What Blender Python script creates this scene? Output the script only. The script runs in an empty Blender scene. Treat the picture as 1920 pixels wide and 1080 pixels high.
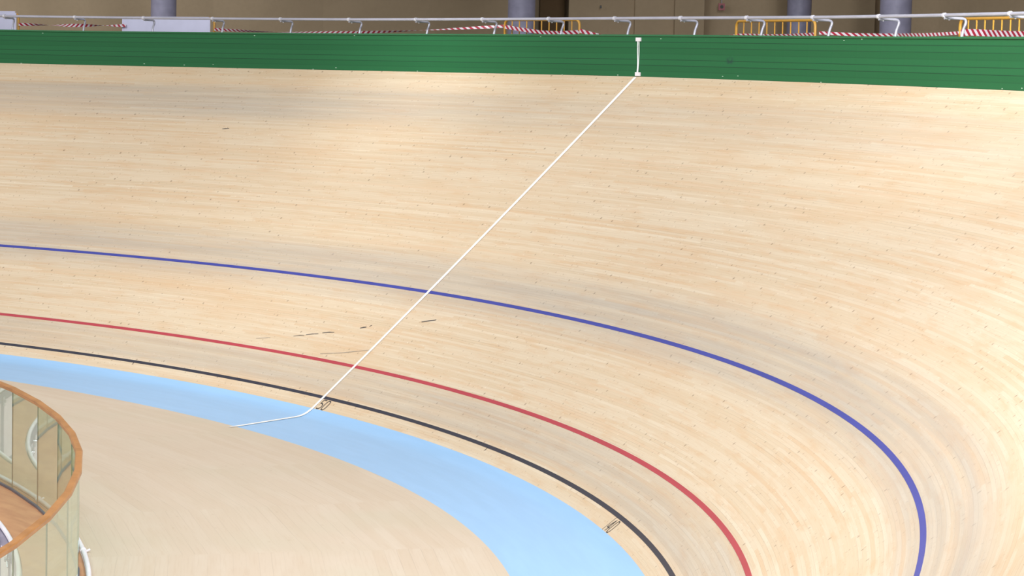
import bpy, bmesh, math, random
import numpy as np
from mathutils import Vector, Matrix

random.seed(7)
scene = bpy.context.scene
COL = scene.collection
PI = math.pi

# ------------------------------------------------------------------ camera
CAM = np.array([31.36520762, -18.32218768, 4.72270994])
YAW, PIT, ROL, FPX = 0.9697188229746239, 0.08560723908593691, 0.022682992711391365, 4841.55930905712
_cy, _sy = math.cos(YAW), math.sin(YAW)
_F = np.array([-_sy, _cy, 0.]); _R = np.array([_cy, _sy, 0.]); _U = np.array([0, 0, 1.])
F2 = _F * math.cos(PIT) - _U * math.sin(PIT)
U2 = _F * math.sin(PIT) + _U * math.cos(PIT)
R3 = _R * math.cos(ROL) + U2 * math.sin(ROL)
U3 = -_R * math.sin(ROL) + U2 * math.cos(ROL)
cam_data = bpy.data.cameras.new('camera')
cam_data.sensor_width = 36.0
cam_data.lens = FPX / 1920 * 36.0
cam_data.clip_start, cam_data.clip_end = 0.1, 500
cam = bpy.data.objects.new('camera', cam_data)
COL.objects.link(cam)
m = Matrix.Identity(4)
for i in range(3):
    m[i][0], m[i][1], m[i][2], m[i][3] = R3[i], U3[i], -F2[i], CAM[i]
cam.matrix_world = m
scene.camera = cam

# ------------------------------------------------------------------ world, lamps, exposure
scene.view_settings.view_transform = 'Standard'
scene.view_settings.look = 'None'
scene.view_settings.exposure = 0.0
scene.view_settings.gamma = 1.0
scene.view_settings.use_curve_mapping = False
world = bpy.data.worlds.new('hall_air'); scene.world = world
world.use_nodes = True
bg = world.node_tree.nodes['Background']
bg.inputs['Color'].default_value = (0.93, 0.95, 1.0, 1)
bg.inputs['Strength'].default_value = 0.445

def area(name, loc, target, sx, sy, power, spread=180, col=(.985, 1, 1.02)):
    l = bpy.data.lights.new(name, 'AREA'); l.shape = 'RECTANGLE'
    l.size, l.size_y, l.energy, l.color = sx, sy, power, col
    l.spread = math.radians(spread)
    o = bpy.data.objects.new(name, l); COL.objects.link(o)
    o.location = loc
    d = Vector(target) - Vector(loc)
    o.rotation_euler = d.to_track_quat('-Z', 'Y').to_euler()
    return o
# ceiling luminaires over the infield, near bend and stands, then added fill lamps
LAMPS = [
    ((3, -12, 15), (3, -2, 0), 26, 3, 1650),
    ((22, -6, 13), (6, 2, 3), 6, 4, 3700, 180, (.965, 1, 1.08)),
    ((26, -22, 12), (14, -4, 1), 8, 3, 215),
    ((2, -22, 15), (0, -14, 0), 14, 6, 1950),
    ((-23, 4, 9), (-31, 10, 6), 8, 1.5, 205),  # added fill to brighten the left hall wall
    ((20, -5, 8.5), (8.5, 5, 5.7), 1.2, 1.2, 125, 32),  # added spot to lift the right end of the fence
    ((-1, -8, 13), (-5.0, 4.7, 4.9), 1, 1, 17, 22),  # added narrow spot that forms the bright patch on the fence
    ((-3, -10, 13), (-3.2, 2.0, 1.6), 3, 3, 85, 52),  # added fill for the middle of the bank
    ((-14, -10, 13), (-13, -1.6, 1.6), 3, 3, 75, 58),  # added fill for the bank farther left
]
for _l in LAMPS:
    area('ceiling_and_fill_lamp', *_l)

# ------------------------------------------------------------------ helpers
def ray(x, y):
    return F2 + R3 * (x - 960) / FPX - U3 * (y - 540) / FPX
def at_dist(x, y, D):
    r = ray(x, y); return CAM + r / np.linalg.norm(r) * D
def at_z(x, y, z):
    r = ray(x, y); return CAM + r * (z - CAM[2]) / r[2]

def link(o, parent=None):
    COL.objects.link(o)
    if parent is not None: o.parent = parent
    return o
def mesh_obj(name, verts, faces, mat, parent=None, uvs=None, smooth=False):
    me = bpy.data.meshes.new(name)
    me.from_pydata([tuple(float(c) for c in v) for v in verts], [], faces)
    if uvs is not None:
        ul = me.uv_layers.new(name='UVMap')
        for p in me.polygons:
            for li in p.loop_indices:
                ul.data[li].uv = uvs[me.loops[li].vertex_index]
    if smooth:
        me.polygons.foreach_set('use_smooth', [True] * len(me.polygons))
    me.materials.append(mat)
    me.update()
    return link(bpy.data.objects.new(name, me), parent)
def empty(name, loc, label, cat, group=None):
    o = bpy.data.objects.new(name, None); COL.objects.link(o)
    o.location = tuple(float(c) for c in loc); o.empty_display_size = .2
    return tag(o, label, cat, group)
def tag(o, label, cat, group=None, kind=None):
    o['label'] = label; o['category'] = cat
    if group: o['group'] = group
    if kind: o['kind'] = kind
    return o

class MB:
    """collects shapes (world coordinates) and links them as one mesh object"""
    def __init__(s): s.v, s.f = [], []
    def add(s, v, f):
        b = len(s.v); s.v += [np.array(x, float) for x in v]; s.f += [tuple(b + i for i in q) for q in f]
    def box(s, o, ax, ay, az):
        """box centred at o with half axes ax, ay, az"""
        o, ax, ay, az = [np.array(q, float) for q in (o, ax, ay, az)]
        v = [o + i * ax + j * ay + k * az for k in (-1, 1) for j in (-1, 1) for i in (-1, 1)]
        s.add(v, [(0, 2, 3, 1), (4, 5, 7, 6), (0, 1, 5, 4), (2, 6, 7, 3), (0, 4, 6, 2), (1, 3, 7, 5)])
    def tube(s, P, r, n=10, cap=True, closed=False):
        P = [np.array(p, float) for p in P]; N = len(P); rings = []
        prev = None
        for i in range(N):
            if closed: t = P[(i + 1) % N] - P[i - 1]
            else: t = P[min(i + 1, N - 1)] - P[max(i - 1, 0)]
            t = t / (np.linalg.norm(t) + 1e-12)
            if prev is None:
                a = np.array([0, 0, 1.]) if abs(t[2]) < .9 else np.array([1., 0, 0])
                x = np.cross(a, t)
            else: x = prev - t * (prev @ t)
            x = x / np.linalg.norm(x); prev = x; y = np.cross(t, x)
            rr = r[i] if hasattr(r, '__len__') else r
            rings.append([P[i] + rr * (math.cos(2 * PI * k / n) * x + math.sin(2 * PI * k / n) * y) for k in range(n)])
        v = [p for q in rings for p in q]; f = []
        for i in range(N if closed else N - 1):
            j = (i + 1) % N
            for k in range(n):
                k2 = (k + 1) % n
                f.append((i * n + k, i * n + k2, j * n + k2, j * n + k))
        if cap and not closed:
            f.append(tuple(range(n))[::-1]); f.append(tuple((N - 1) * n + k for k in range(n)))
        s.add(v, f)
    def sweep(s, P, X, Z, prof, cap=True):
        """prof: closed list of (x,z); P points with frames X, Z"""
        n = len(prof); v = []
        for p, x, z in zip(P, X, Z):
            for a, b in prof: v.append(np.array(p) + a * np.array(x) + b * np.array(z))
        f = []
        for i in range(len(P) - 1):
            for k in range(n):
                k2 = (k + 1) % n
                f.append((i * n + k, i * n + k2, (i + 1) * n + k2, (i + 1) * n + k))
        if cap:
            f.append(tuple(range(n))[::-1]); f.append(tuple((len(P) - 1) * n + k for k in range(n)))
        s.add(v, f)
    def build(s, name, mat, parent=None, smooth=False, origin=None):
        o = np.zeros(3)
        if parent is not None: o = np.array(parent.matrix_world.translation if parent.parent else parent.location)
        elif origin is not None: o = np.array(origin, float)
        if parent is not None and parent.parent is not None: o = np.array(parent.parent.location) + np.array(parent.location)
        ob = mesh_obj(name, [p - o for p in s.v], s.f, mat, parent, smooth=smooth)
        if parent is None and origin is not None: ob.location = tuple(o)
        if smooth:
            bm = bmesh.new(); bm.from_mesh(ob.data)
            for e in bm.edges:
                if len(e.link_faces) == 2 and e.calc_face_angle(0) > .7: e.smooth = False
            bm.to_mesh(ob.data); bm.free()
        bm = bmesh.new(); bm.from_mesh(ob.data); bmesh.ops.recalc_face_normals(bm, faces=bm.faces); bm.to_mesh(ob.data); bm.free()
        return ob

# ------------------------------------------------------------------ materials
def srgb(r, g, b):
    f = lambda c: c / 12.92 if c <= .04045 else ((c + .055) / 1.055) ** 2.4
    return (f(r / 255), f(g / 255), f(b / 255), 1)
class NT:
    def __init__(s, name):
        s.m = bpy.data.materials.new(name); s.m.use_nodes = True
        s.t = s.m.node_tree; s.t.nodes.clear()
        s.out = s.t.nodes.new('ShaderNodeOutputMaterial')
    def n(s, typ, **kw):
        o = s.t.nodes.new(typ)
        for k, v in kw.items(): setattr(o, k, v)
        return o
    def set(s, sock, val):
        if isinstance(val, bpy.types.NodeSocket): s.t.links.new(val, sock)
        elif val is not None: sock.default_value = val
    def math(s, op, a, b=None, c=None, clamp=False):
        o = s.n('ShaderNodeMath', operation=op); o.use_clamp = clamp
        s.set(o.inputs[0], a)
        if b is not None: s.set(o.inputs[1], b)
        if c is not None: s.set(o.inputs[2], c)
        return o.outputs[0]
    def mix(s, fac, a, b, mode='MIX'):
        o = s.n('ShaderNodeMix', data_type='RGBA', blend_type=mode)
        s.set(o.inputs[0], fac); s.set(o.inputs[6], a); s.set(o.inputs[7], b)
        return o.outputs[2]
    def vec(s, x, y, z=0.0):
        o = s.n('ShaderNodeCombineXYZ'); s.set(o.inputs[0], x); s.set(o.inputs[1], y); s.set(o.inputs[2], z); return o.outputs[0]
    def noise(s, v, scale=1.0, detail=2.0, rough=.5):
        o = s.n('ShaderNodeTexNoise'); s.set(o.inputs['Vector'], v)
        o.inputs['Scale'].default_value = scale; o.inputs['Detail'].default_value = detail; o.inputs['Roughness'].default_value = rough
        return o.outputs[0]
    def ramp(s, x, a, b, lo=0., hi=1.):
        o = s.n('ShaderNodeMapRange', interpolation_type='SMOOTHSTEP'); s.set(o.inputs[0], x)
        for i, q in enumerate((a, b, lo, hi)): o.inputs[i + 1].default_value = q
        return o.outputs[0]
    def white(s, v, dim='2D'):
        o = s.n('ShaderNodeTexWhiteNoise', noise_dimensions=dim)
        if dim == '1D': s.set(o.inputs['W'], v)
        else: s.set(o.inputs['Vector'], v)
        return o
    def uv(s):
        o = s.n('ShaderNodeUVMap'); o.uv_map = 'UVMap'
        p = s.n('ShaderNodeSeparateXYZ'); s.t.links.new(o.outputs[0], p.inputs[0])
        return p.outputs[0], p.outputs[1]
    def done(s, col, rough=.5, metal=0., spec=.5, bump=None, bstr=.2, bdist=.01):
        p = s.n('ShaderNodeBsdfPrincipled')
        s.set(p.inputs['Base Color'], col); s.set(p.inputs['Roughness'], rough); s.set(p.inputs['Metallic'], metal)
        s.set(p.inputs['Specular IOR Level'], spec)
        if bump is not None:
            b = s.n('ShaderNodeBump'); b.inputs['Strength'].default_value = bstr; b.inputs['Distance'].default_value = bdist
            s.set(b.inputs['Height'], bump); s.t.links.new(b.outputs[0], p.inputs['Normal'])
        s.t.links.new(p.outputs[0], s.out.inputs[0]); return s.m
def plain(name, c, rough=.5, metal=0., spec=.5, var=.06, scale=3.0):
    t = NT(name)
    g = t.n('ShaderNodeTexCoord')
    f = t.noise(g.outputs['Object'], scale, 4.0)
    a = tuple(min(1, q * (1 + var)) for q in c[:3]) + (1,); b = tuple(q * (1 - var) for q in c[:3]) + (1,)
    return t.done(t.mix(t.ramp(f, .3, .7), b, a), rough, metal, spec)

def band(t, x, a, b, c, d):
    """1 between b and c, soft from a and to d"""
    return t.math('MULTIPLY', t.ramp(x, a, b), t.ramp(x, c, d, 1., 0.))

def wood_track():
    t = NT('pine_strips'); s, u = t.uv()
    W = 0.04
    uw = t.math('DIVIDE', u, W); row = t.math('FLOOR', uw); fr = t.math('FRACT', uw)
    r1 = t.white(row, '1D').outputs[0]
    seg = t.math('FLOOR', t.math('DIVIDE', t.math('ADD', s, t.math('MULTIPLY', r1, 23.7)), 3.4))
    wn = t.white(t.vec(row, seg)); rnd, rcol = wn.outputs[0], wn.outputs[1]
    base = t.mix(t.ramp(rnd, .15, .95), srgb(211, 191, 162), srgb(206, 183, 151))
    rare = t.math('GREATER_THAN', t.white(t.vec(seg, row)).outputs[0], .86)
    base = t.mix(t.math('MULTIPLY', rare, .28), base, srgb(206, 167, 126))
    pale = t.math('LESS_THAN', t.white(t.vec(seg, row)).outputs[0], .08)
    base = t.mix(t.math('MULTIPLY', pale, .32), base, srgb(222, 206, 180))
    # warm blotches and long grain
    bl = t.noise(t.vec(t.math('MULTIPLY', s, 1.3), t.math('MULTIPLY', u, 9.)), 1., 4., .65)
    base = t.mix(t.ramp(bl, .46, .74, 0, .5), base, srgb(202, 164, 122))
    gr = t.noise(t.vec(t.math('MULTIPLY', s, 2.2), t.math('MULTIPLY', u, 90.)), 1., 3., .6)
    base = t.mix(t.ramp(gr, .3, .75, 0, .16), base, srgb(186, 152, 112), 'MIX')
    patch = t.noise(t.vec(t.math('MULTIPLY', s, .38), t.math('MULTIPLY', u, 1.3), 4.7), 1., 3., .6)
    base = t.mix(t.ramp(patch, .48, .72, 0, .32), base, srgb(204, 168, 128))
    # knots and nail marks
    def dots(fs, fu, rad, keep, off):
        v = t.n('ShaderNodeTexVoronoi'); t.set(v.inputs['Vector'], t.vec(t.math('ADD', t.math('MULTIPLY', s, fs), off), t.math('MULTIPLY', u, fu), off))
        v.inputs['Scale'].default_value = 1.; v.voronoi_dimensions = '2D'
        k = t.n('ShaderNodeSeparateXYZ'); t.t.links.new(v.outputs['Color'], k.inputs[0])
        rr = t.math('MULTIPLY', t.math('GREATER_THAN', k.outputs[0], 1 - keep), t.math('MULTIPLY_ADD', k.outputs[1], rad * .7, rad * .45))
        return t.math('MULTIPLY', t.ramp(t.math('SUBTRACT', v.outputs['Distance'], rr), -.03, .03, 1., 0.), t.math('GREATER_THAN', k.outputs[0], 1 - keep))
    base = t.mix(t.math('MULTIPLY', dots(3.4, 3.0, .048, .5, 0.), .62), base, srgb(112, 84, 58))
    base = t.mix(t.math('MULTIPLY', dots(6.5, 5.6, .07, .5, 31.), .42), base, srgb(140, 108, 78))
    base = t.mix(t.math('MULTIPLY', dots(9., 9., .10, .35, 53.), .30), base, srgb(168, 128, 92))
    base = t.mix(t.math('MULTIPLY', dots(5.0, 6.6, .06, .4, 77.), .34), base, srgb(238, 224, 200))
    # gaps between the strips
    gap = t.math('SUBTRACT', 1., band(t, fr, 0., .10, .92, 1.))
    gn = t.noise(t.vec(t.math('MULTIPLY', s, .35), t.math('MULTIPLY', row, 3.1)), 1., 1.)
    base = t.mix(t.math('MULTIPLY', gap, t.ramp(gn, .42, .75, .03, .42)), base, srgb(110, 90, 68))
    # rubber wear along the racing lines
    wn2 = t.noise(t.vec(t.math('MULTIPLY', s, .22), t.math('MULTIPLY', u, 9.)), 1., 3.)
    wear = t.math('ADD', t.math('MULTIPLY', band(t, u, 1.95, 2.5, 2.85, 3.45), .8), t.math('MULTIPLY', band(t, u, .2, .36, .72, 1.0), .62))
    top = t.math('MULTIPLY', band(t, u, 5.7, 6.3, 6.7, 6.95), t.ramp(s, 49., 57., .28, .75))
    wear = t.math('ADD', wear, top)
    wear = t.math('MULTIPLY', wear, t.ramp(wn2, .25, .7, .45, 1.), clamp=True)
    base = t.mix(t.math('MULTIPLY', wear, .66), base, srgb(154, 149, 142))
    return t.done(base, t.ramp(gr, .2, .8, .36, .52), 0., .35)

def paint(name, c, rough=.42, fade=.12):
    t = NT(name); s, u = t.uv()
    n = t.noise(t.vec(t.math('MULTIPLY', s, .6), t.math('MULTIPLY', u, 8.)), 1., 4., .6)
    g = t.noise(t.vec(t.math('MULTIPLY', s, 3.), t.math('MULTIPLY', u, 70.)), 1., 2.)
    c2 = tuple(q * (1 - fade) for q in c[:3]) + (1,)
    col = t.mix(t.ramp(n, .35, .7), c2, c)
    col = t.mix(t.ramp(g, .6, .9, 0, .12), col, tuple(min(1, q * 1.12) for q in c[:3]) + (1,))
    return t.done(col, rough, 0., .4)

def floor_boards():
    t = NT('pale_floor_boards'); x, y = t.uv()
    W = .13
    yw = t.math('DIVIDE', y, W); row = t.math('FLOOR', yw); fr = t.math('FRACT', yw)
    rnd = t.white(row, '1D').outputs[0]
    base = t.mix(rnd, srgb(204, 186, 164), srgb(200, 180, 156))
    n = t.noise(t.vec(t.math('MULTIPLY', x, .5), t.math('MULTIPLY', y, 3.)), 1., 4., .6)
    base = t.mix(t.ramp(n, .45, .8, 0, .55), base, srgb(210, 196, 176))
    g = t.noise(t.vec(t.math('MULTIPLY', x, 1.6), t.math('MULTIPLY', y, 40.)), 1., 3.)
    base = t.mix(t.ramp(g, .45, .8, 0, .28), base, srgb(182, 156, 126))
    tex = t.n('ShaderNodeTexCoord')
    big = t.noise(tex.outputs['Object'], .35, 2.)
    base = t.mix(t.ramp(big, .45, .7, 0, .35), base, srgb(190, 182, 156))
    gap = t.math('SUBTRACT', 1., band(t, fr, 0., .035, .97, 1.))
    gn = t.noise(t.vec(t.math('MULTIPLY', x, .4), t.math('MULTIPLY', row, 2.3)), 1., 1.)
    base = t.mix(t.math('MULTIPLY', gap, t.ramp(gn, .4, .7, .03, .4)), base, srgb(120, 100, 78))
    v = t.n('ShaderNodeTexVoronoi'); v.voronoi_dimensions = '2D'; v.inputs['Scale'].default_value = 1.
    t.set(v.inputs['Vector'], t.vec(t.math('MULTIPLY', x, 1.1), t.math('MULTIPLY', y, 2.2)))
    kk = t.n('ShaderNodeSeparateXYZ'); t.t.links.new(v.outputs['Color'], kk.inputs[0])
    base = t.mix(t.math('MULTIPLY', t.ramp(v.outputs['Distance'], .02, .05, .2, 0.), t.math('GREATER_THAN', kk.outputs[0], .7)), base, srgb(160, 128, 96))
    return t.done(base, .38, 0., .4)

def fence_boards():
    t = NT('green_painted_boards'); s, v = t.uv()
    W = .0875
    vw = t.math('DIVIDE', v, W); row = t.math('FLOOR', vw); fr = t.math('FRACT', vw)
    rnd = t.white(row, '1D').outputs[0]
    base = t.mix(rnd, (.012, .102, .032, 1), (.0145, .115, .037, 1))
    n = t.noise(t.vec(t.math('MULTIPLY', s, .5), t.math('MULTIPLY', v, 5.)), 1., 4., .65)
    base = t.mix(t.ramp(n, .5, .8, 0, .25), base, (.013, .096, .033, 1))
    gap = t.math('SUBTRACT', 1., band(t, fr, 0., .09, .91, 1.))
    gs = t.white(t.math('ADD', row, t.math('GREATER_THAN', fr, .5)), '1D').outputs[0]
    base = t.mix(t.math('MULTIPLY', gap, t.ramp(gs, 0., 1., .3, .85)), base, (.006, .028, .014, 1))
    # chips and plugged screw heads near both edges
    vo = t.n('ShaderNodeTexVoronoi'); vo.voronoi_dimensions = '2D'; vo.inputs['Scale'].default_value = 1.
    t.set(vo.inputs['Vector'], t.vec(t.math('MULTIPLY', s, 2.4), t.math('MULTIPLY', v, 8.)))
    k = t.n('ShaderNodeSeparateXYZ'); t.t.links.new(vo.outputs['Color'], k.inputs[0])
    edge = t.math('ADD', t.math('LESS_THAN', v, .06), t.math('GREATER_THAN', v, .56), clamp=True)
    chip = t.math('MULTIPLY', t.math('MULTIPLY', t.ramp(vo.outputs['Distance'], .02, .045, 1., 0.), t.math('GREATER_THAN', k.outputs[0], .6)), edge)
    base = t.mix(chip, base, srgb(200, 215, 195))
    # dark rubber scuff
    dx = t.math('DIVIDE', t.math('SUBTRACT', s, 48.1), .10); dy = t.math('DIVIDE', t.math('SUBTRACT', v, .27), .07)
    dd = t.math('SQRT', t.math('ADD', t.math('MULTIPLY', dx, dx), t.math('MULTIPLY', dy, dy)))
    sn = t.noise(t.vec(t.math('MULTIPLY', s, 25.), t.math('MULTIPLY', v, 22.)), 1., 3.)
    base = t.mix(t.math('MULTIPLY', t.ramp(dd, .3, 1.1, 1., 0.), t.ramp(sn, .35, .6, 0, .8)), base, (.014, .045, .034, 1))
    return t.done(base, .5, 0., .3)

def tape_mat():
    t = NT('red_white_tape'); s, v = t.uv()
    f = t.math('FRACT', t.math('ADD', t.math('MULTIPLY', s, 8.), t.math('MULTIPLY', v, .6)))
    return t.done(t.mix(t.math('GREATER_THAN', f, .5), srgb(206, 196, 200), srgb(156, 34, 54)), .35)

def rail_wood():
    t = NT('orange_brown_timber'); g = t.n('ShaderNodeTexCoord')
    mp = t.n('ShaderNodeMapping'); t.t.links.new(g.outputs['Object'], mp.inputs[0]); mp.inputs['Scale'].default_value = (1.5, 1.5, 14)
    n = t.noise(mp.outputs[0], 2., 5., .6)
    return t.done(t.mix(t.ramp(n, .3, .7), srgb(152, 100, 48), srgb(176, 120, 64)), .35)

def deck_wood():
    t = NT('brown_timber_ledge'); g = t.n('ShaderNodeTexCoord')
    mp = t.n('ShaderNodeMapping'); t.t.links.new(g.outputs['Object'], mp.inputs[0]); mp.inputs['Scale'].default_value = (1, 5, 1)
    n = t.noise(mp.outputs[0], 1.6, 4., .6)
    return t.done(t.mix(t.ramp(n, .3, .75), srgb(182, 124, 84), srgb(200, 146, 100)), .3)

def glass_mat():
    t = NT('green_tinted_glass')
    tr = t.n('ShaderNodeBsdfTransparent'); tr.inputs[0].default_value = (.85, .93, .88, 1)
    gl = t.n('ShaderNodeBsdfGlossy'); gl.inputs['Roughness'].default_value = .02; gl.inputs[0].default_value = (.9, 1, .95, 1)
    fr = t.n('ShaderNodeFresnel'); fr.inputs[0].default_value = 1.62
    geo = t.n('ShaderNodeNewGeometry')   # the pane mirrors on the face it is met at; the far face lets light out
    two = t.math('DIVIDE', t.math('MULTIPLY', fr.outputs[0], 2.), t.math('ADD', fr.outputs[0], 1.))   # both faces of the pane
    fac = t.math('MULTIPLY', two, t.math('SUBTRACT', 1., geo.outputs['Backfacing']))
    mx = t.n('ShaderNodeMixShader'); t.t.links.new(fac, mx.inputs[0]); t.t.links.new(tr.outputs[0], mx.inputs[1]); t.t.links.new(gl.outputs[0], mx.inputs[2])
    t.t.links.new(mx.outputs[0], t.out.inputs[0]); return t.m

def wall_plaster(name, a, b):
    t = NT(name); g = t.n('ShaderNodeTexCoord')
    n = t.noise(g.outputs['Object'], .5, 3.); n2 = t.noise(g.outputs['Object'], 9., 2.)
    c = t.mix(t.ramp(n, .35, .7), a, b); c = t.mix(t.ramp(n2, .4, .7, 0, .12), c, tuple(q * .8 for q in a[:3]) + (1,))
    return t.done(c, .8, 0., .2)

M_track = wood_track()
M_azure = paint('azure_paint', srgb(150, 188, 222), .4, .05)
M_blue = paint('blue_line_paint', srgb(58, 64, 148), .4, .12)
M_red = paint('red_line_paint', srgb(176, 58, 68), .4, .1)
M_black = paint('black_line_paint', srgb(46, 45, 57), .4, .1)
M_white = paint('white_line_paint', srgb(246, 240, 232), .45, .04)
M_num = plain('black_number_paint', srgb(52, 48, 48), .5)
M_skid = plain('rubber_mark', srgb(70, 66, 64), .6)
M_skid_faint = plain('faint_rubber_mark', srgb(160, 146, 128), .6)
M_floor = floor_boards()
M_fence = fence_boards()
M_cap = plain('green_cap_paint', (.0165, .126, .042, 1), .5)
M_pipe = plain('galvanised_pipe', srgb(176, 174, 184), .38, .25)
M_clamp = plain('pale_pipe_clamp', srgb(205, 203, 208), .4, .2)
M_yellow = plain('yellow_enamel', srgb(186, 136, 48), .4)
M_board = plain('white_board', srgb(214, 212, 234), .5, var=.03)
M_tape = tape_mat()
M_wall = wall_plaster('beige_plaster', srgb(170, 150, 122), srgb(180, 159, 130))
M_clad = wall_plaster('brown_cladding', srgb(120, 96, 68), srgb(130, 106, 76))
M_soffit = plain('grey_soffit', srgb(150, 146, 140), .8)
M_column = plain('grey_concrete', srgb(132, 129, 148), .55, var=.1, scale=5.)
M_conc = plain('concourse_concrete', srgb(150, 145, 135), .8)
M_alarm = plain('red_alarm_plastic', srgb(150, 20, 28), .4)
M_dark = plain('dark_plastic', srgb(46, 38, 32), .5)
M_railwood = rail_wood()
M_deck = deck_wood()
M_glass = glass_mat()
M_seal = plain('dark_glass_seal', srgb(104, 112, 104), .4)
M_channel = plain('dark_grey_channel', srgb(96, 98, 108), .45, .3)
M_tube = plain('white_tube', srgb(226, 222, 226), .35)
M_steel = plain('grey_steel', srgb(132, 130, 150), .4, .4)
M_chrome = plain('polished_fitting', srgb(200, 200, 205), .2, .9)
M_pink = plain('pale_pink_panel', srgb(226, 212, 214), .5)
M_plate = plain('white_plate', srgb(228, 220, 220), .5)
M_cord = plain('white_cord', srgb(226, 230, 224), .6)

# ------------------------------------------------------------------ track geometry
KN = np.array([20, 30, 40, 50, 62.5])
KV = np.array([0.04270608, 0.04277734, 0.04199436, 0.04104758, 0.04060341])
BV = np.array([0.50840006, 0.65251761, 0.68207654, 0.69242464, 0.68259951])
GV = np.array([0.13040446, 0.13040473, 0.14054559, 0.15270003, 0.15357579])
TW, FH, FT, BW, CC = 7.310578, 0.636663, 0.037043, 1.237188, 0.004737
DS = .25
SS = np.arange(10, 100.01, DS)
_q = np.where(SS > 62.5, 125 - SS, SS)
_ker = np.hanning(25); _ker /= _ker.sum()
_sm = lambda a: np.convolve(np.pad(a, 12, 'edge'), _ker, 'valid')
K_, B_, G_ = [_sm(np.interp(_q, KN, a)) for a in (KV, BV, GV)]
def _cum(a): return np.concatenate([[0], np.cumsum((a[1:] + a[:-1]) / 2 * DS)])
H_ = _cum(K_); _i0 = int(round((50 - 10) / DS)); H_ = H_ - H_[_i0] + PI
X_ = _cum(np.cos(H_)); Y_ = _cum(np.sin(H_)); X_ -= X_[_i0]; Y_ -= Y_[_i0]
def ctr(s):
    x, y, h, b, g = [float(np.interp(s, SS, a)) for a in (X_, Y_, H_, B_, G_)]
    return np.array([x, y, 0.]), np.array([math.sin(h), -math.cos(h), 0.]), np.array([math.cos(h), math.sin(h), 0.]), b, g
UP = np.array([0, 0, 1.])
NB = 24
def cross_azure(b, g):
    """profile of the azure band from the track edge inwards: (r, z) list, blended out of the banking"""
    w = -0.225; a = b + CC * w * .5
    p0 = np.array([w * math.cos(a), w * math.sin(a)])
    end = p0 - BW * np.array([math.cos(g), math.sin(g)])
    pts = [p0.copy()]; p = p0.copy(); dv = BW / NB
    for i in range(NB):
        v = (i + .5) * dv; f = min(1., v / .34); f = f * f * (3 - 2 * f)
        ang = b + (g - b) * f
        p = p - dv * np.array([math.cos(ang), math.sin(ang)]); pts.append(p.copy())
    err = end - pts[-1]
    return [q + err * (i / NB) for i, q in enumerate(pts)]
def rz(u, b, g):
    if u >= 0:
        w = u - .225; a = b + CC * w * .5
        return w * math.cos(a), w * math.sin(a)
    pr = cross_azure(b, g); v = min(-u / BW, 1.) * NB; i = min(int(v), NB - 1); f = v - i
    q = pr[i] * (1 - f) + pr[i + 1] * f
    if -u > BW:   # level ground beyond the band
        q = pr[-1] - np.array([-u - BW, 0])
    return float(q[0]), float(q[1])
def surf(s, u, lift=0.):
    c, n, t, b, g = ctr(s)
    r, z = rz(u, b, g); r2, z2 = rz(u + .01, b, g)
    d = np.array([r2 - r, z2 - z]); d /= np.linalg.norm(d)
    return c + n * (r - lift * d[1]) + UP * (z + lift * d[0])
def sheet(name, ss, us, mat, parent, lift=0., thick=0.):
    ss, us = list(ss), list(us); v, uv, f = [], [], []
    for s in ss:
        for u in us:
            v.append(surf(s, u, lift)); uv.append((s, u))
    n = len(us)
    for i in range(len(ss) - 1):
        for j in range(n - 1):
            f.append((i * n + j, i * n + j + 1, (i + 1) * n + j + 1, (i + 1) * n + j))
    if thick:
        b0 = len(v)
        for s in ss:
            for u in us:
                v.append(surf(s, u, lift - thick)); uv.append((s, u))
        f += [tuple(b0 + k for k in q[::-1]) for q in list(f)]
        N = len(ss)
        for i in range(N - 1):
            for j in (0, n - 1):
                a, b = i * n + j, (i + 1) * n + j
                f.append((a, b, b0 + b, b0 + a) if j == 0 else (b, a, b0 + a, b0 + b))
        for j in range(n - 1):
            for i in (0, N - 1):
                a, b = i * n + j, i * n + j + 1
                f.append((b, a, b0 + a, b0 + b) if i == 0 else (a, b, b0 + b, b0 + a))
    o = mesh_obj(name, v, f, mat, parent, uvs=uv, smooth=not thick)
    return o

S0, S1 = 24., 88.
track = empty('banked_cycling_track', (0, 0, 0), 'steep pale timber cycling track curving across the whole view below the green fence', 'cycling track')
fine = np.arange(S0, S1 + .01, .5)
sheet('riding_surface', fine, np.linspace(0, TW, 40), M_track, track)
sheet('azure_band', fine, -np.linspace(0, BW, NB + 1)[::-1], M_azure, track)['label'] = 'broad light blue band along the bottom edge'
mid = np.arange(S0, S1 + .01, .25)
def line(name, u0, u1, mat, label):
    o = sheet(name, mid, [u0, u1], mat, track, .003, .002); o['label'] = label
line('measurement_line', .20, .252, M_black, 'black line nearest the blue band')
line('sprint_line', .848, .903, M_red, 'red line in the middle')
line('stayer_line', 2.447, 2.503, M_blue, 'dark blue line highest up the bank')
# white line across the track
def across(name, u_list, s, half, mat, lift, label):
    v, uv, f = [], [], []
    for u in u_list:
        for sg in (-1, 1):
            k = half * (1.35 if u < -.3 else 1.35 - .35 * min(1, (u + .3) / .3))
            v.append(surf(s + sg * k, u, lift)); uv.append((u, sg * k))
    for i in range(len(u_list) - 1): f.append((2 * i, 2 * i + 1, 2 * i + 3, 2 * i + 2))
    o = mesh_obj(name, v, f, mat, track, uvs=uv); o['label'] = label
    return o
across('crossing_line', np.concatenate([np.linspace(-BW - .10, -.36, 12), np.linspace(-.34, .02, 14), np.linspace(.1, TW - .02, 60)]), 50., .028, M_white, .0062, 'white line running straight up the bank')

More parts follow.
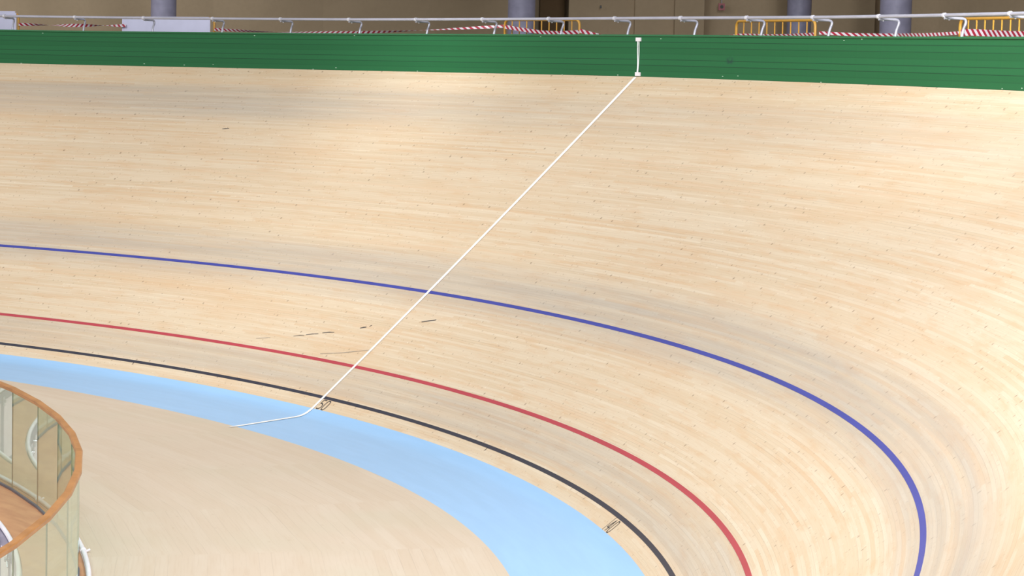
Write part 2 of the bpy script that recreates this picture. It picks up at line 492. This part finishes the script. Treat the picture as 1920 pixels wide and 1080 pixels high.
# painted distance numbers, strokes in (along, up) units
GLY = {'5': [[(.95, 1), (.12, 1), (.08, .58), (.5, .62), (.85, .5), (.95, .3), (.8, .08), (.45, 0), (.05, .06)]],
       '0': [[(.5 + .46 * abs(math.cos(a)) ** .62 * (1 if math.cos(a) >= 0 else -1), .5 + .5 * abs(math.sin(a)) ** .8 * (1 if math.sin(a) >= 0 else -1)) for a in [2 * PI * k / 28 for k in range(29)]]],
       '4': [[(.62, 0), (.62, 1), (.02, .3), (.98, .3)]]}
def number(text, s_left, u_base, h, w, gap, half):
    for ci, ch in enumerate(text):
        mb_v, mb_f = [], []
        sx = s_left - ci * (w + gap)
        for st in GLY[ch]:
            pts = np.array([(p[0] * w, p[1] * h) for p in st]); dense = []
            for a, b in zip(pts[:-1], pts[1:]):
                for k in range(4): dense.append(a + (b - a) * k / 4)
            dense.append(pts[-1]); dense = np.array(dense); rows = []
            loop = np.allclose(dense[0], dense[-1])
            for i in range(len(dense)):
                a = dense[i - 1] if i else (dense[-2] if loop else dense[0]); b = dense[i + 1] if i < len(dense) - 1 else (dense[1] if loop else dense[-1])
                t = (b - a) / np.linalg.norm(b - a); nn = np.array([-t[1], t[0]]) * half
                row = []
                for q in (dense[i] - nn, dense[i] + nn):
                    row.append(len(mb_v)); mb_v.append(surf(sx - q[0], u_base + q[1], .004))
                rows.append(row)
            for ra, rb in zip(rows[:-1], rows[1:]): mb_f.append((ra[0], rb[0], rb[1], ra[1]))
        o = mesh_obj('painted_digit', mb_v, mb_f, M_num, track); o['label'] = 'black digit %s of the number %s' % (ch, text)
number('50', 49.93, .008, .175, .1, .024, .0085)
number('40', 39.96, .008, .175, .095, .02, .0068)
def strip(name, pts, half, mat, lift=.004):
    """thin painted or rubbed mark through (s,u) points"""
    v, f = [], []
    P = np.array(pts, float)
    for i, p in enumerate(P):
        t = P[min(i + 1, len(P) - 1)] - P[max(i - 1, 0)]; t = t / np.linalg.norm(t); nn = np.array([-t[1], t[0]])
        h = half * (1 if 0 < i < len(P) - 1 else .6)
        for sg in (-1, 1):
            q = p + nn * h * sg; v.append(surf(q[0], q[1], lift))
        if i: f.append((2 * i - 2, 2 * i - 1, 2 * i + 1, 2 * i))
    return mesh_obj(name, v, f, mat, track)
strip('distance_tick', [(40., .0), (40., .2)], .007, M_num)
strip('distance_tick', [(45., .155), (45., .2)], .011, M_num)
strip('distance_tick', [(55., .155), (55., .2)], .011, M_num)
for pts, hw, mt in [([(52.02, 1.22), (51.9, 1.255), (51.8, 1.27)], .006, M_skid), ([(51.77, 1.285), (51.66, 1.32), (51.52, 1.345)], .009, M_skid),
                    ([(51.45, 1.375), (51.32, 1.41), (51.2, 1.425)], .010, M_skid), ([(50.72, 1.585), (50.66, 1.61), (50.6, 1.625)], .012, M_skid),
                    ([(50.55, 1.645), (50.52, 1.68)], .01, M_skid), ([(49.5, 1.90), (49.36, 1.945), (49.22, 1.985)], .011, M_skid),
                    ([(51.05, .98), (50.6, 1.07), (50.03, 1.22)], .007, M_skid_faint), ([(52.8, 1.06), (52.6, 1.10), (52.5, 1.12)], .007, M_skid_faint),
                    ([(57.42, 5.70), (57.36, 5.71), (57.29, 5.72)], .010, M_skid)]:
    strip('skid_mark', pts, hw, mt)

# ------------------------------------------------------------------ level floors (structure)
def structure(o, label):
    o['kind'] = 'structure'; o['label'] = label; return o
BC, BR = np.array([0.67, -25.04]), 19.03           # centre and radius of the glass balustrade
# safety zone boards: straight sectors between the azure band and the glass
v, uv, f = [], [], []
for s in np.arange(S0, S1 - .01, 3.2):
    sa, sb = s, min(s + 3.2, S1)
    A, B = surf(sa, -BW), surf(sb, -BW)
    ax = (B - A)[:2]; ax = ax / np.linalg.norm(ax); ay = np.array([-ax[1], ax[0]])
    grid = []
    for k in range(9):
        q = sa + (sb - sa) * k / 8
        P = surf(q, -BW); d = P[:2] - BC; d = d / np.linalg.norm(d)
        Qi = np.array([*(BC + d * (BR + .078)), P[2] - .02])
        row = []
        for j in range(3):
            pt = P + (Qi - P) * j / 2
            row.append(len(v)); v.append(pt); loc = pt[:2] - A[:2]
            uv.append((float(loc @ ax) + s * 7.3, float(loc @ ay) + s * .037))
        grid.append(row)
    for k in range(8):
        for j in range(2): f.append((grid[k][j], grid[k][j + 1], grid[k + 1][j + 1], grid[k + 1][j]))
structure(mesh_obj('floor', v, f, M_floor, uvs=uv), 'pale timber safety zone floor inside the blue band')

# concourse behind the fence and the hall wall
def fence_pt(s, h, out=0.):
    c, n, t, b, g = ctr(s); r, z = rz(TW, b, g)
    return c + n * (r + h * math.sin(FT) + out) + UP * (z + h * math.cos(FT))
CZ = 4.36
v, f = [], []
ssf = np.arange(25, 88.1, 1.)
for s in ssf:
    p = fence_pt(s, 0, .25); c, n, t, b, g = ctr(s)
    for k in range(2):
        q = p + n * (30 * k); v.append((q[0], q[1], CZ))
for i in range(len(ssf) - 1): f.append((2 * i, 2 * i + 1, 2 * i + 3, 2 * i + 2))
structure(mesh_obj('floor', v, f, M_conc), 'grey concourse floor behind the green fence')

def wall_at(x, D): return at_dist(x, 40, D)[:2]
wall_line = [(-800, 63), (-260, 66), (-60, 68), (150, 69), (400, 70), (606, 70.5), (950, 71), (1003, 71), (1003.1, 73.4), (1066, 73.4), (1066.1, 70.6), (1190, 70.4), (1190.1, 70.1),
             (1265, 70), (1265.1, 69.6), (1320, 69.4), (1320.1, 69.8), (1475, 69), (1640, 68), (1640.1, 68.3), (1760, 67), (1930, 65), (2150, 62), (2700, 55), (3300, 50)]
def wall_part(name, line_, label):
    mb = MB(); P = [wall_at(x, D) for x, D in line_]
    mb.add([(p[0], p[1], z) for p in P for z in (CZ, 14.)], [(2 * i, 2 * i + 2, 2 * i + 3, 2 * i + 1) for i in range(len(P) - 1)])
    structure(mb.build(name, M_wall), label)
wall_part('wall_left', [q for q in wall_line if q[0] <= -60], 'beige plastered hall wall beyond the left edge')
wall_part('wall_back', [q for q in wall_line if -60 <= q[0] <= 1930], 'beige plastered hall wall behind the columns')
wall_part('wall_right', [q for q in wall_line if q[0] >= 1930], 'beige plastered hall wall beyond the right edge')
# brown leaf set in the recess of the wall
dA, dB = wall_at(1012, 73.1), wall_at(1058, 73.1)
mb = MB(); ax = np.array([*(dB - dA) / 2, 0]); nn = np.array([ax[1], -ax[0], 0]); nn = nn / np.linalg.norm(nn)
mb.box([*((dA + dB) / 2), CZ + 1.6], ax, nn * .03, [0, 0, 1.6])
structure(mb.build('door_1', M_clad), 'dark brown door set back in the beige wall')
# upper stand: unseen slab added to shade the wall
mb = MB(); q = [(606, 70.2), (950, 70.7), (1320, 69.2), (1640, 67.6), (1930, 64.6), (2150, 61.7), (2700, 54.7), (3400, 47.7)]
top = [wall_at(x, D) for x, D in q]; fr = [wall_at(x, D - 7) for x, D in q]
v = [(p[0], p[1], z) for a, b in zip(top, fr) for p in (a, b) for z in (8.3, 8.7)]
f = []
for i in range(len(q) - 1):
    a = 4 * i; b = a + 4
    f += [(a, b, b + 2, a + 2), (a + 1, a + 3, b + 3, b + 1), (a + 2, b + 2, b + 3, a + 3), (a, a + 1, b + 1, b)]
f += [(0, 2, 3, 1), (a + 4, a + 5, a + 7, a + 6)]
mb.add(v, f); structure(mb.build('ceiling', M_soffit), 'unseen grey soffit of the upper stand, added to shade the hall wall')

# ------------------------------------------------------------------ green fence
fs = np.arange(30., 78.1, .5)
O = fence_pt(50, 0)
fence = empty('track_fence', O, 'low green boarded fence along the top edge of the banked track', 'fence')
v, uv, f = [], [], []
TH = .045
for s in fs:
    for h, out in ((0, 0), (FH - .02, 0), (FH - .02, TH), (-.25, TH), (-.25, 0)):
        v.append(fence_pt(s, h, out) - O); uv.append((float(s), float(h) if out == 0 else -.5))
n = 5
for i in range(len(fs) - 1):
    for k in range(n):
        k2 = (k + 1) % n
        f.append((i * n + k, i * n + k2, (i + 1) * n + k2, (i + 1) * n + k))
f += [tuple(range(n))[::-1], tuple((len(fs) - 1) * n + k for k in range(n))]
o = mesh_obj('board_panel', v, f, M_fence, fence, uvs=uv)
mb = MB(); fr = [ctr(s) for s in fs]
mb.sweep([fence_pt(s, FH - .02) for s in fs], [a[1] for a in fr], [UP] * len(fs), [(-.022, 0), (-.018, .02), (.30, .02), (.30, -.02), (-.018, -.008)][::-1])
cap_ob = mb.build('cap_board', M_cap, fence)

# white marker on the fence at the crossing line
c50, n50, t50, b50, g50 = ctr(50.)
mk = empty('fence_marker', fence_pt(49.99, 0, -.02), 'white plates joined by two slack cords on the green fence above the white line', 'marker')
R50 = -t50
def on_fence(ds, h, out=-.012): return fence_pt(50. + ds, h, out)
for h, ds in ((.04, -.045), (FH - .075, -.02)):
    mb = MB(); mb.box(on_fence(ds, h, -.016), R50 * .058, n50 * .011, UP * .028); mb.build('plate', M_plate, mk)
for a in (0, 1):
    pts = []
    for k in range(13):
        q = k / 12; h = .066 + q * (FH - .166)
        if a == 0: off = -.030 - .012 * (1 - q) - .010 * math.sin(q * PI)
        else: off = -.008 - .022 * (1 - q) - .012 * (1 - q) * math.sin(q * PI * 1.5)
        pts.append(on_fence(off, h, -.014 - .004 * a))
    mb = MB(); mb.tube(pts, .0075, 6); mb.build('cord', M_cord, mk, smooth=True)

# ------------------------------------------------------------------ handrail on top of the fence
POSTS = [64.06, 62.70, 61.34, 60.00, 58.64, 57.29, 55.92, 54.57, 53.22, 51.87, 50.52, 49.17, 47.82, 46.46, 45.11, 43.76, 42.40, 41.05] + [41.05 - 1.355 * k for k in range(1, 8)] + [64.06 + 1.355 * k for k in range(1, 10)]
HR = .245
rail = empty('pipe_handrail', fence_pt(50, FH), 'grey steel pipe handrail on bent posts above the green fence', 'handrail')
RS = np.arange(30.5, 77.1, .25)
def rail_h(s): return HR + float(np.interp(s, [41, 43, 46, 50, 56, 63], [.034, .026, .010, .0, -.008, .012])) 
def rail_pt(s): return fence_pt(s, FH + rail_h(s), .01)
mb = MB(); mb.tube([rail_pt(s) for s in RS], .023, 12); mb.build('rail_pipe', M_pipe, rail, smooth=True)
for s in POSTS:
    c, n, t, b, g = ctr(s); base = fence_pt(s, FH, 0.) ; z1 = rail_h(s) - .034
    prof = [(.272, -.03), (.276, 0), (.298, z1 * .45), (.320, z1 * .66), (.328, z1 * .78), (.327, z1 * .86), (.318, z1 * .93), (.30, z1 * .975), (.275, z1), (.20, z1), (.11, z1), (.02, z1)]
    mb = MB(); mb.tube([base + n * a + UP * z for a, z in prof], .0185, 10)
    post = mb.build('post', M_pipe, rail, smooth=True)
    mb = MB(); q = rail_pt(s); mb.tube([q - t * .022, q + t * .022], .032, 12)
    mb.tube([q + n * .07 - UP * .034, q + n * .07 - UP * .062], .012, 8)
    mb.build('clamp', M_clamp, post, smooth=True)

# ------------------------------------------------------------------ columns
for x, D, lab in [(306.5, 62, 'grey concrete column behind the white board on the left'),
                  (977.5, 57, 'grey concrete column behind the yellow barrier left of the fence marker'),
                  (1498, 64.5, 'slimmest grey concrete column, behind the right end of a yellow barrier'),
                  (1679, 57, 'widest grey concrete column, between two yellow barriers')]:
    p = at_dist(x, 40, D); bpy_p = (p[0], p[1], CZ)
    mb = MB(); mb.tube([(p[0], p[1], CZ), (p[0], p[1], 13.5)], .343 if x == 1679 else .30, 40)
    tag(mb.build('column', M_column, smooth=True, origin=bpy_p), lab, 'column')

# ------------------------------------------------------------------ yellow crowd barriers
def barrier(xa, ya, Da, xb, yb, Db, label, nbar=9, only=None):
    A, B = at_dist(xa, ya, Da), at_dist(xb, yb, Db)
    zt = (A[2] + B[2]) / 2 ; A[2] = B[2] = zt
    ax = (B - A); L = np.linalg.norm(ax); ax = ax / L; nn = np.array([ax[1], -ax[0], 0])
    base = np.array([*((A + B) / 2)[:2], CZ])
    e = empty('crowd_barrier', base, label, 'barrier', 'yellow crowd barriers on the concourse')
    r = .09; h = zt - CZ; lo = .22
    def P(x, z): return np.array([*(A + ax * x)[:2], CZ + z])
    path = []
    for cx, cz, a0 in ((L - r, h - r, 0), (r, h - r, 90), (r, lo + r, 180), (L - r, lo + r, 270)):
        for k in range(6): a = math.radians(a0 + 18 * k); path.append(P(cx + r * math.cos(a), cz + r * math.sin(a)))
    mb = MB(); mb.tube(path, .021, 10, closed=True); mb.build('frame', M_yellow, e, smooth=True)
    for k in range(nbar):
        x = L * (k + 1) / (nbar + 1); mb = MB(); mb.tube([P(x, lo), P(x, h)], .0105, 8); mb.build('bar', M_yellow, e, smooth=True)
    for x in (L * .14, L * .86):
        mb = MB(); q = P(x, 0)
        mb.tube([q + nn * .3 + UP * .0, q + nn * .24 + UP * .05, P(x, lo), q - nn * .24 + UP * .05, q - nn * .3], .018, 8); mb.build('foot', M_yellow, e, smooth=True)
    return A, B, ax, nn, L, e
b1 = barrier(947, 37.5, 43.4, 1087, 37, 41.9, 'yellow barrier in front of the column left of the fence marker')
b2 = barrier(1381, 39.5, 40.2, 1529, 38.5, 38.2, 'yellow barrier behind the fence right of the red alarm box')
b3 = barrier(1801, 35, 34.6, 1962, 33, 32.8, 'yellow barrier at the right edge wrapped in striped tape')
b4 = barrier(238, 33, 50.2, 402, 34, 48.3, 'yellow barrier mostly hidden behind the wide white board')
b5 = barrier(-128, 25, 54, 35, 25.5, 52, 'yellow barrier hidden behind the white board at the left edge')
# white boards hung on two of them
def board(bar, xa, xb, ztop_px, label):
    A, B, ax, nn, L, e = bar[:6]
    fa = (xa - bar[6]) / (bar[7] - bar[6]); fb = (xb - bar[6]) / (bar[7] - bar[6])
    c = A + (B - A) * (fa + fb) / 2; half = ax * L * (fb - fa) / 2
    ztop = A[2] + .02 + ztop_px
    h = .34
    o = np.array([c[0], c[1], ztop - h]) + nn * .036
    bm = bmesh.new(); bmesh.ops.create_cube(bm, size=1)
    me = bpy.data.meshes.new('display_board')
    L2 = np.linalg.norm(half)
    bmesh.ops.scale(bm, vec=(L2 * 2, .012, h * 2), verts=bm.verts)
    bmesh.ops.bevel(bm, geom=[ed for ed in bm.edges if abs((ed.verts[0].co - ed.verts[1].co).y) > .005], offset=.035, segments=4, affect='EDGES')
    bm.to_mesh(me); bm.free(); me.materials.append(M_board)
    ob = link(bpy.data.objects.new('display_board', me)); ob.location = tuple(o); ob.rotation_euler = (0, 0, math.atan2(ax[1], ax[0]))
    return tag(ob, label, 'board', 'white boards on the barriers')
board(b4 + (238, 402), 232, 397, .0, 'long white board below the handrail in front of the leftmost column')
board(b5 + (-128, 35), -120, 33, .03, 'white board cut off by the left edge of the view')

# ------------------------------------------------------------------ striped tape
def tape(pts, D, label, w=.075, twist=0., name='barrier_tape'):
    """pts: list of (x, y, D) through which the ribbon runs"""
    P = np.array([at_dist(*p) for p in pts]); Q = []
    for i in range(len(P) - 1):
        for k in range(14):
            Q.append(P[i] + (P[i + 1] - P[i]) * k / 14)
    Q.append(P[-1]); Q = np.array(Q)
    # soften the corners
    for _ in range(6):
        Q[1:-1] = (Q[:-2] + 2 * Q[1:-1] + Q[2:]) / 4
    dist = np.concatenate([[0], np.cumsum(np.linalg.norm(np.diff(Q, axis=0), axis=1))])
    v, uv, f = [], [], []
    for i, q in enumerate(Q):
        t = Q[min(i + 1, len(Q) - 1)] - Q[max(i - 1, 0)]; t = t / np.linalg.norm(t)
        n = np.cross(t, UP); n = n / np.linalg.norm(n); b = np.cross(n, t)
        a = twist * dist[i] if twist else .25 * math.sin(dist[i] * 1.3)
        d = b * math.cos(a) + n * math.sin(a)
        for sg in (-1, 1):
            v.append(q + d * w / 2 * sg - Q[0]); uv.append((float(dist[i]), float(sg + 1) / 2))
        if i: f.append((2 * i - 2, 2 * i - 1, 2 * i + 1, 2 * i))
    o = mesh_obj(name, v, f, M_tape, uvs=uv); o.location = tuple(Q[0])
    md = o.modifiers.new('thickness', 'SOLIDIFY'); md.thickness = .0015
    return tag(o, label, 'tape', 'striped tape behind the fence')
tape([(35, 45.5, 51.9), (110, 47.5, 51.4), (236, 48.0, 50.1)], 0, 'twisted red and white tape between the two white boards', .06, 2.2)
tape([(402, 55, 48.2), (480, 59, 47.3), (560, 61, 46.4), (660, 61.3, 45.5), (740, 59.0, 44.8), (850, 54.3, 44.0), (946, 49, 43.5)], 0, 'long sagging red and white tape right of the wide white board', .05, .9)
tape([(947, 50, 43.2), (975, 55, 42.9), (1015, 60.5, 42.5), (1050, 62, 42.1), (1086, 60, 41.75)], 0, 'red and white tape draped across the barrier left of the fence marker', .062)
tape([(1087, 57.5, 41.7), (1100, 61, 41.6), (1125, 67.5, 41.5), (1180, 74, 41.2), (1250, 77, 40.9), (1330, 74, 40.6), (1381, 68, 40.3)], 0, 'red and white tape drooping out of sight beside the fence marker', .062)
tape([(1382, 66, 39.7), (1400, 65.8, 39.5), (1440, 67, 39.0), (1480, 66.5, 38.5), (1526, 64, 37.8)], 0, 'red and white tape low across the barrier near the red alarm box', .045)
tape([(1536, 61.5, 37.3), (1560, 62.8, 37.1), (1610, 65.5, 36.8), (1680, 66, 36.2), (1740, 65.3, 35.2), (1798, 62.0, 34.3)], 0, 'red and white tape stretched in front of the widest column', .045)
tape([(1801, 61.5, 34.3), (1820, 60.5, 34.1), (1850, 62, 33.8), (1900, 64.5, 33.2), (1962, 66, 32.5)], 0, 'broad red and white tape on the barrier at the right edge', .085)

# ------------------------------------------------------------------ fittings on the wall
def wall_frame(x, y, D):
    p = at_dist(x, y, D); return p
p = wall_frame(1353, 12.8, 69.2); yv = np.array([-F2[0], -F2[1], 0]); yv /= np.linalg.norm(yv); xv = np.array([-yv[1], yv[0], 0])
al = empty('fire_alarm', p, 'small red fire alarm box on the wall above the handrail', 'alarm')
bm = MB(); bm.box(p, xv * .085, yv * .04, UP * .09); case = bm.build('case', M_alarm, al)
bm = MB(); bm.tube([p + yv * .04, p + yv * .055], .045, 20); bm.build('button', M_dark, case, smooth=True)
bm = MB(); bm.tube([p + UP * .09, p + UP * 1.6], .014, 8); bm.build('conduit', M_pipe, al, smooth=True)
p = wall_frame(1126.5, 12.8, 70.2)
so = empty('wall_socket', p, 'tiny dark socket on the wall right of the brown door', 'socket')
bm = MB(); bm.box(p, xv * .022, yv * .03, UP * .035); fp = bm.build('face_plate', M_dark, so)
bm = MB(); bm.tube([p + yv * .03, p + yv * .045], .012, 10); bm.build('plug_hole', M_seal, fp, smooth=True)

# ------------------------------------------------------------------ glass balustrade
ang = lambda a, R, z: np.array([BC[0] + R * math.cos(math.radians(a)), BC[1] + R * math.sin(math.radians(a)), z])
STEP = 3.72; A0 = 66.58
idx = range(-8, 15)
VA = [A0 + STEP * k for k in idx]
ZT, ZB = .85, -.312+.0
bal = empty('glass_balustrade', ang(66, BR, ZB), 'curved balustrade of green tinted glass panes with an orange timber handrail', 'balustrade')
pts = [ang(a, BR, ZT) for a in VA]
rad = [np.array([math.cos(math.radians(a)), math.sin(math.radians(a)), 0]) for a in VA]
k = 1 / math.cos(math.radians(STEP / 2))
prof = [(-.036, -.018), (-.036, .012), (-.026, .024), (.026, .024), (.036, .012), (.036, -.018), (.026, -.028), (-.026, -.028)]
mb = MB(); mb.sweep(pts, rad, [UP] * len(pts), prof); mb.build('handrail', M_railwood, bal)
panes = []
for i in range(len(VA) - 1):
    a, b = pts[i], pts[i + 1]; t = (b - a); L = np.linalg.norm(t); t = t / L; n = np.array([t[1], -t[0], 0])
    c = (a + b) / 2; c = np.array([c[0], c[1], (ZT - .02 + ZB) / 2])
    mb = MB(); mb.box(c, t * (L / 2 - .003), n * .006, UP * ((ZT - .02 - ZB) / 2)); panes.append(mb.build('glass_pane', M_glass, bal))
for i in range(len(VA)):
    q = pts[i]; n = rad[i]; t = np.array([-n[1], n[0], 0])
    mb = MB(); mb.box([q[0], q[1], (ZT - .03 + ZB) / 2], t * .0028, n * .0065, UP * ((ZT - .03 - ZB) / 2)); mb.build('seal', M_seal, panes[min(i, len(panes) - 1)])
mb = MB(); mb.sweep([np.array([p[0], p[1], ZB]) for p in pts], rad, [UP] * len(pts), [(-.016, -.032), (-.016, -.006), (.016, -.006), (.016, -.032)]); mb.build('base_channel', M_channel, bal)

# timber ledge on which the glass stands
arc = np.arange(36, 119, 1.)
ledge = empty('infield_ledge', ang(66, BR - .25, -.4), 'brown timber ledge with white tube edging under the glass balustrade', 'ledge')
def ring(R, z): return [ang(a, R, z) for a in arc]
rr = [np.array([math.cos(math.radians(a)), math.sin(math.radians(a)), 0]) for a in arc]
mb = MB(); mb.sweep(ring(BR, 0), rr, [UP] * len(arc), [(-.54, -.40), (-.54, -.345), (.075, -.345), (.075, -.40)]); mb.build('timber_top', M_deck, ledge)
tubes = []
for R, z in ((BR + .10, -.312), (BR - .575, -.335)):
    mb = MB(); mb.tube(ring(R, z), .025, 12); et = mb.build('edge_tube', M_tube, ledge, smooth=True)
    tubes.append(et)
for a in np.arange(40, 118, 9.6):
    aa = a + .6
    mb = MB(); q0, q1 = ang(aa - .06, BR + .10, -.312), ang(aa + .06, BR + .10, -.312)
    mb.tube([q0, q1], .034, 12); q = ang(aa, BR + .10, -.312); n = np.array([math.cos(math.radians(aa)), math.sin(math.radians(aa)), 0])
    mb.tube([q + n * .03 - UP * .01, q + n * .07 + UP * .01], .012, 8); mb.build('tube_clamp', M_tube, tubes[0], smooth=True)
mb = MB(); mb.sweep(ring(BR, 0), rr, [UP] * len(arc), [(-.60, -1.5), (-.60, -.37), (-.56, -.37), (-.56, -1.5)]); fascia = mb.build('fascia', M_steel, ledge)
for a in np.arange(44, 118, 3.2):
    n = np.array([math.cos(math.radians(a)), math.sin(math.radians(a)), 0]); t = np.array([-n[1], n[0], 0])
    q = ang(a, BR - .615, -.52)
    mb = MB(); mb.box(q - UP * .45 + n * .012, t * .35, n * .006, UP * .46); mb.build('fascia_panel', M_pink, fascia)
    q = ang(a + 1.6, BR - .63, -.5)
    mb = MB()
    for dx, dz in ((1, 1), (1, -1), (-1, 1), (-1, -1)): mb.tube([q, q + t * .07 * dx + UP * .07 * dz], .009, 8)
    mb.tube([q + n * .02, q - n * .03], .022, 12); mb.build('spider_fitting', M_chrome, fascia, smooth=True)
# sunken infield floor
v = [tuple(ang(a, BR - .5, -1.5)) for a in np.arange(0, 360, 6)]
structure(mesh_obj('floor', v, [tuple(range(len(v)))], M_pink), 'pale sunken infield floor inside the ledge')
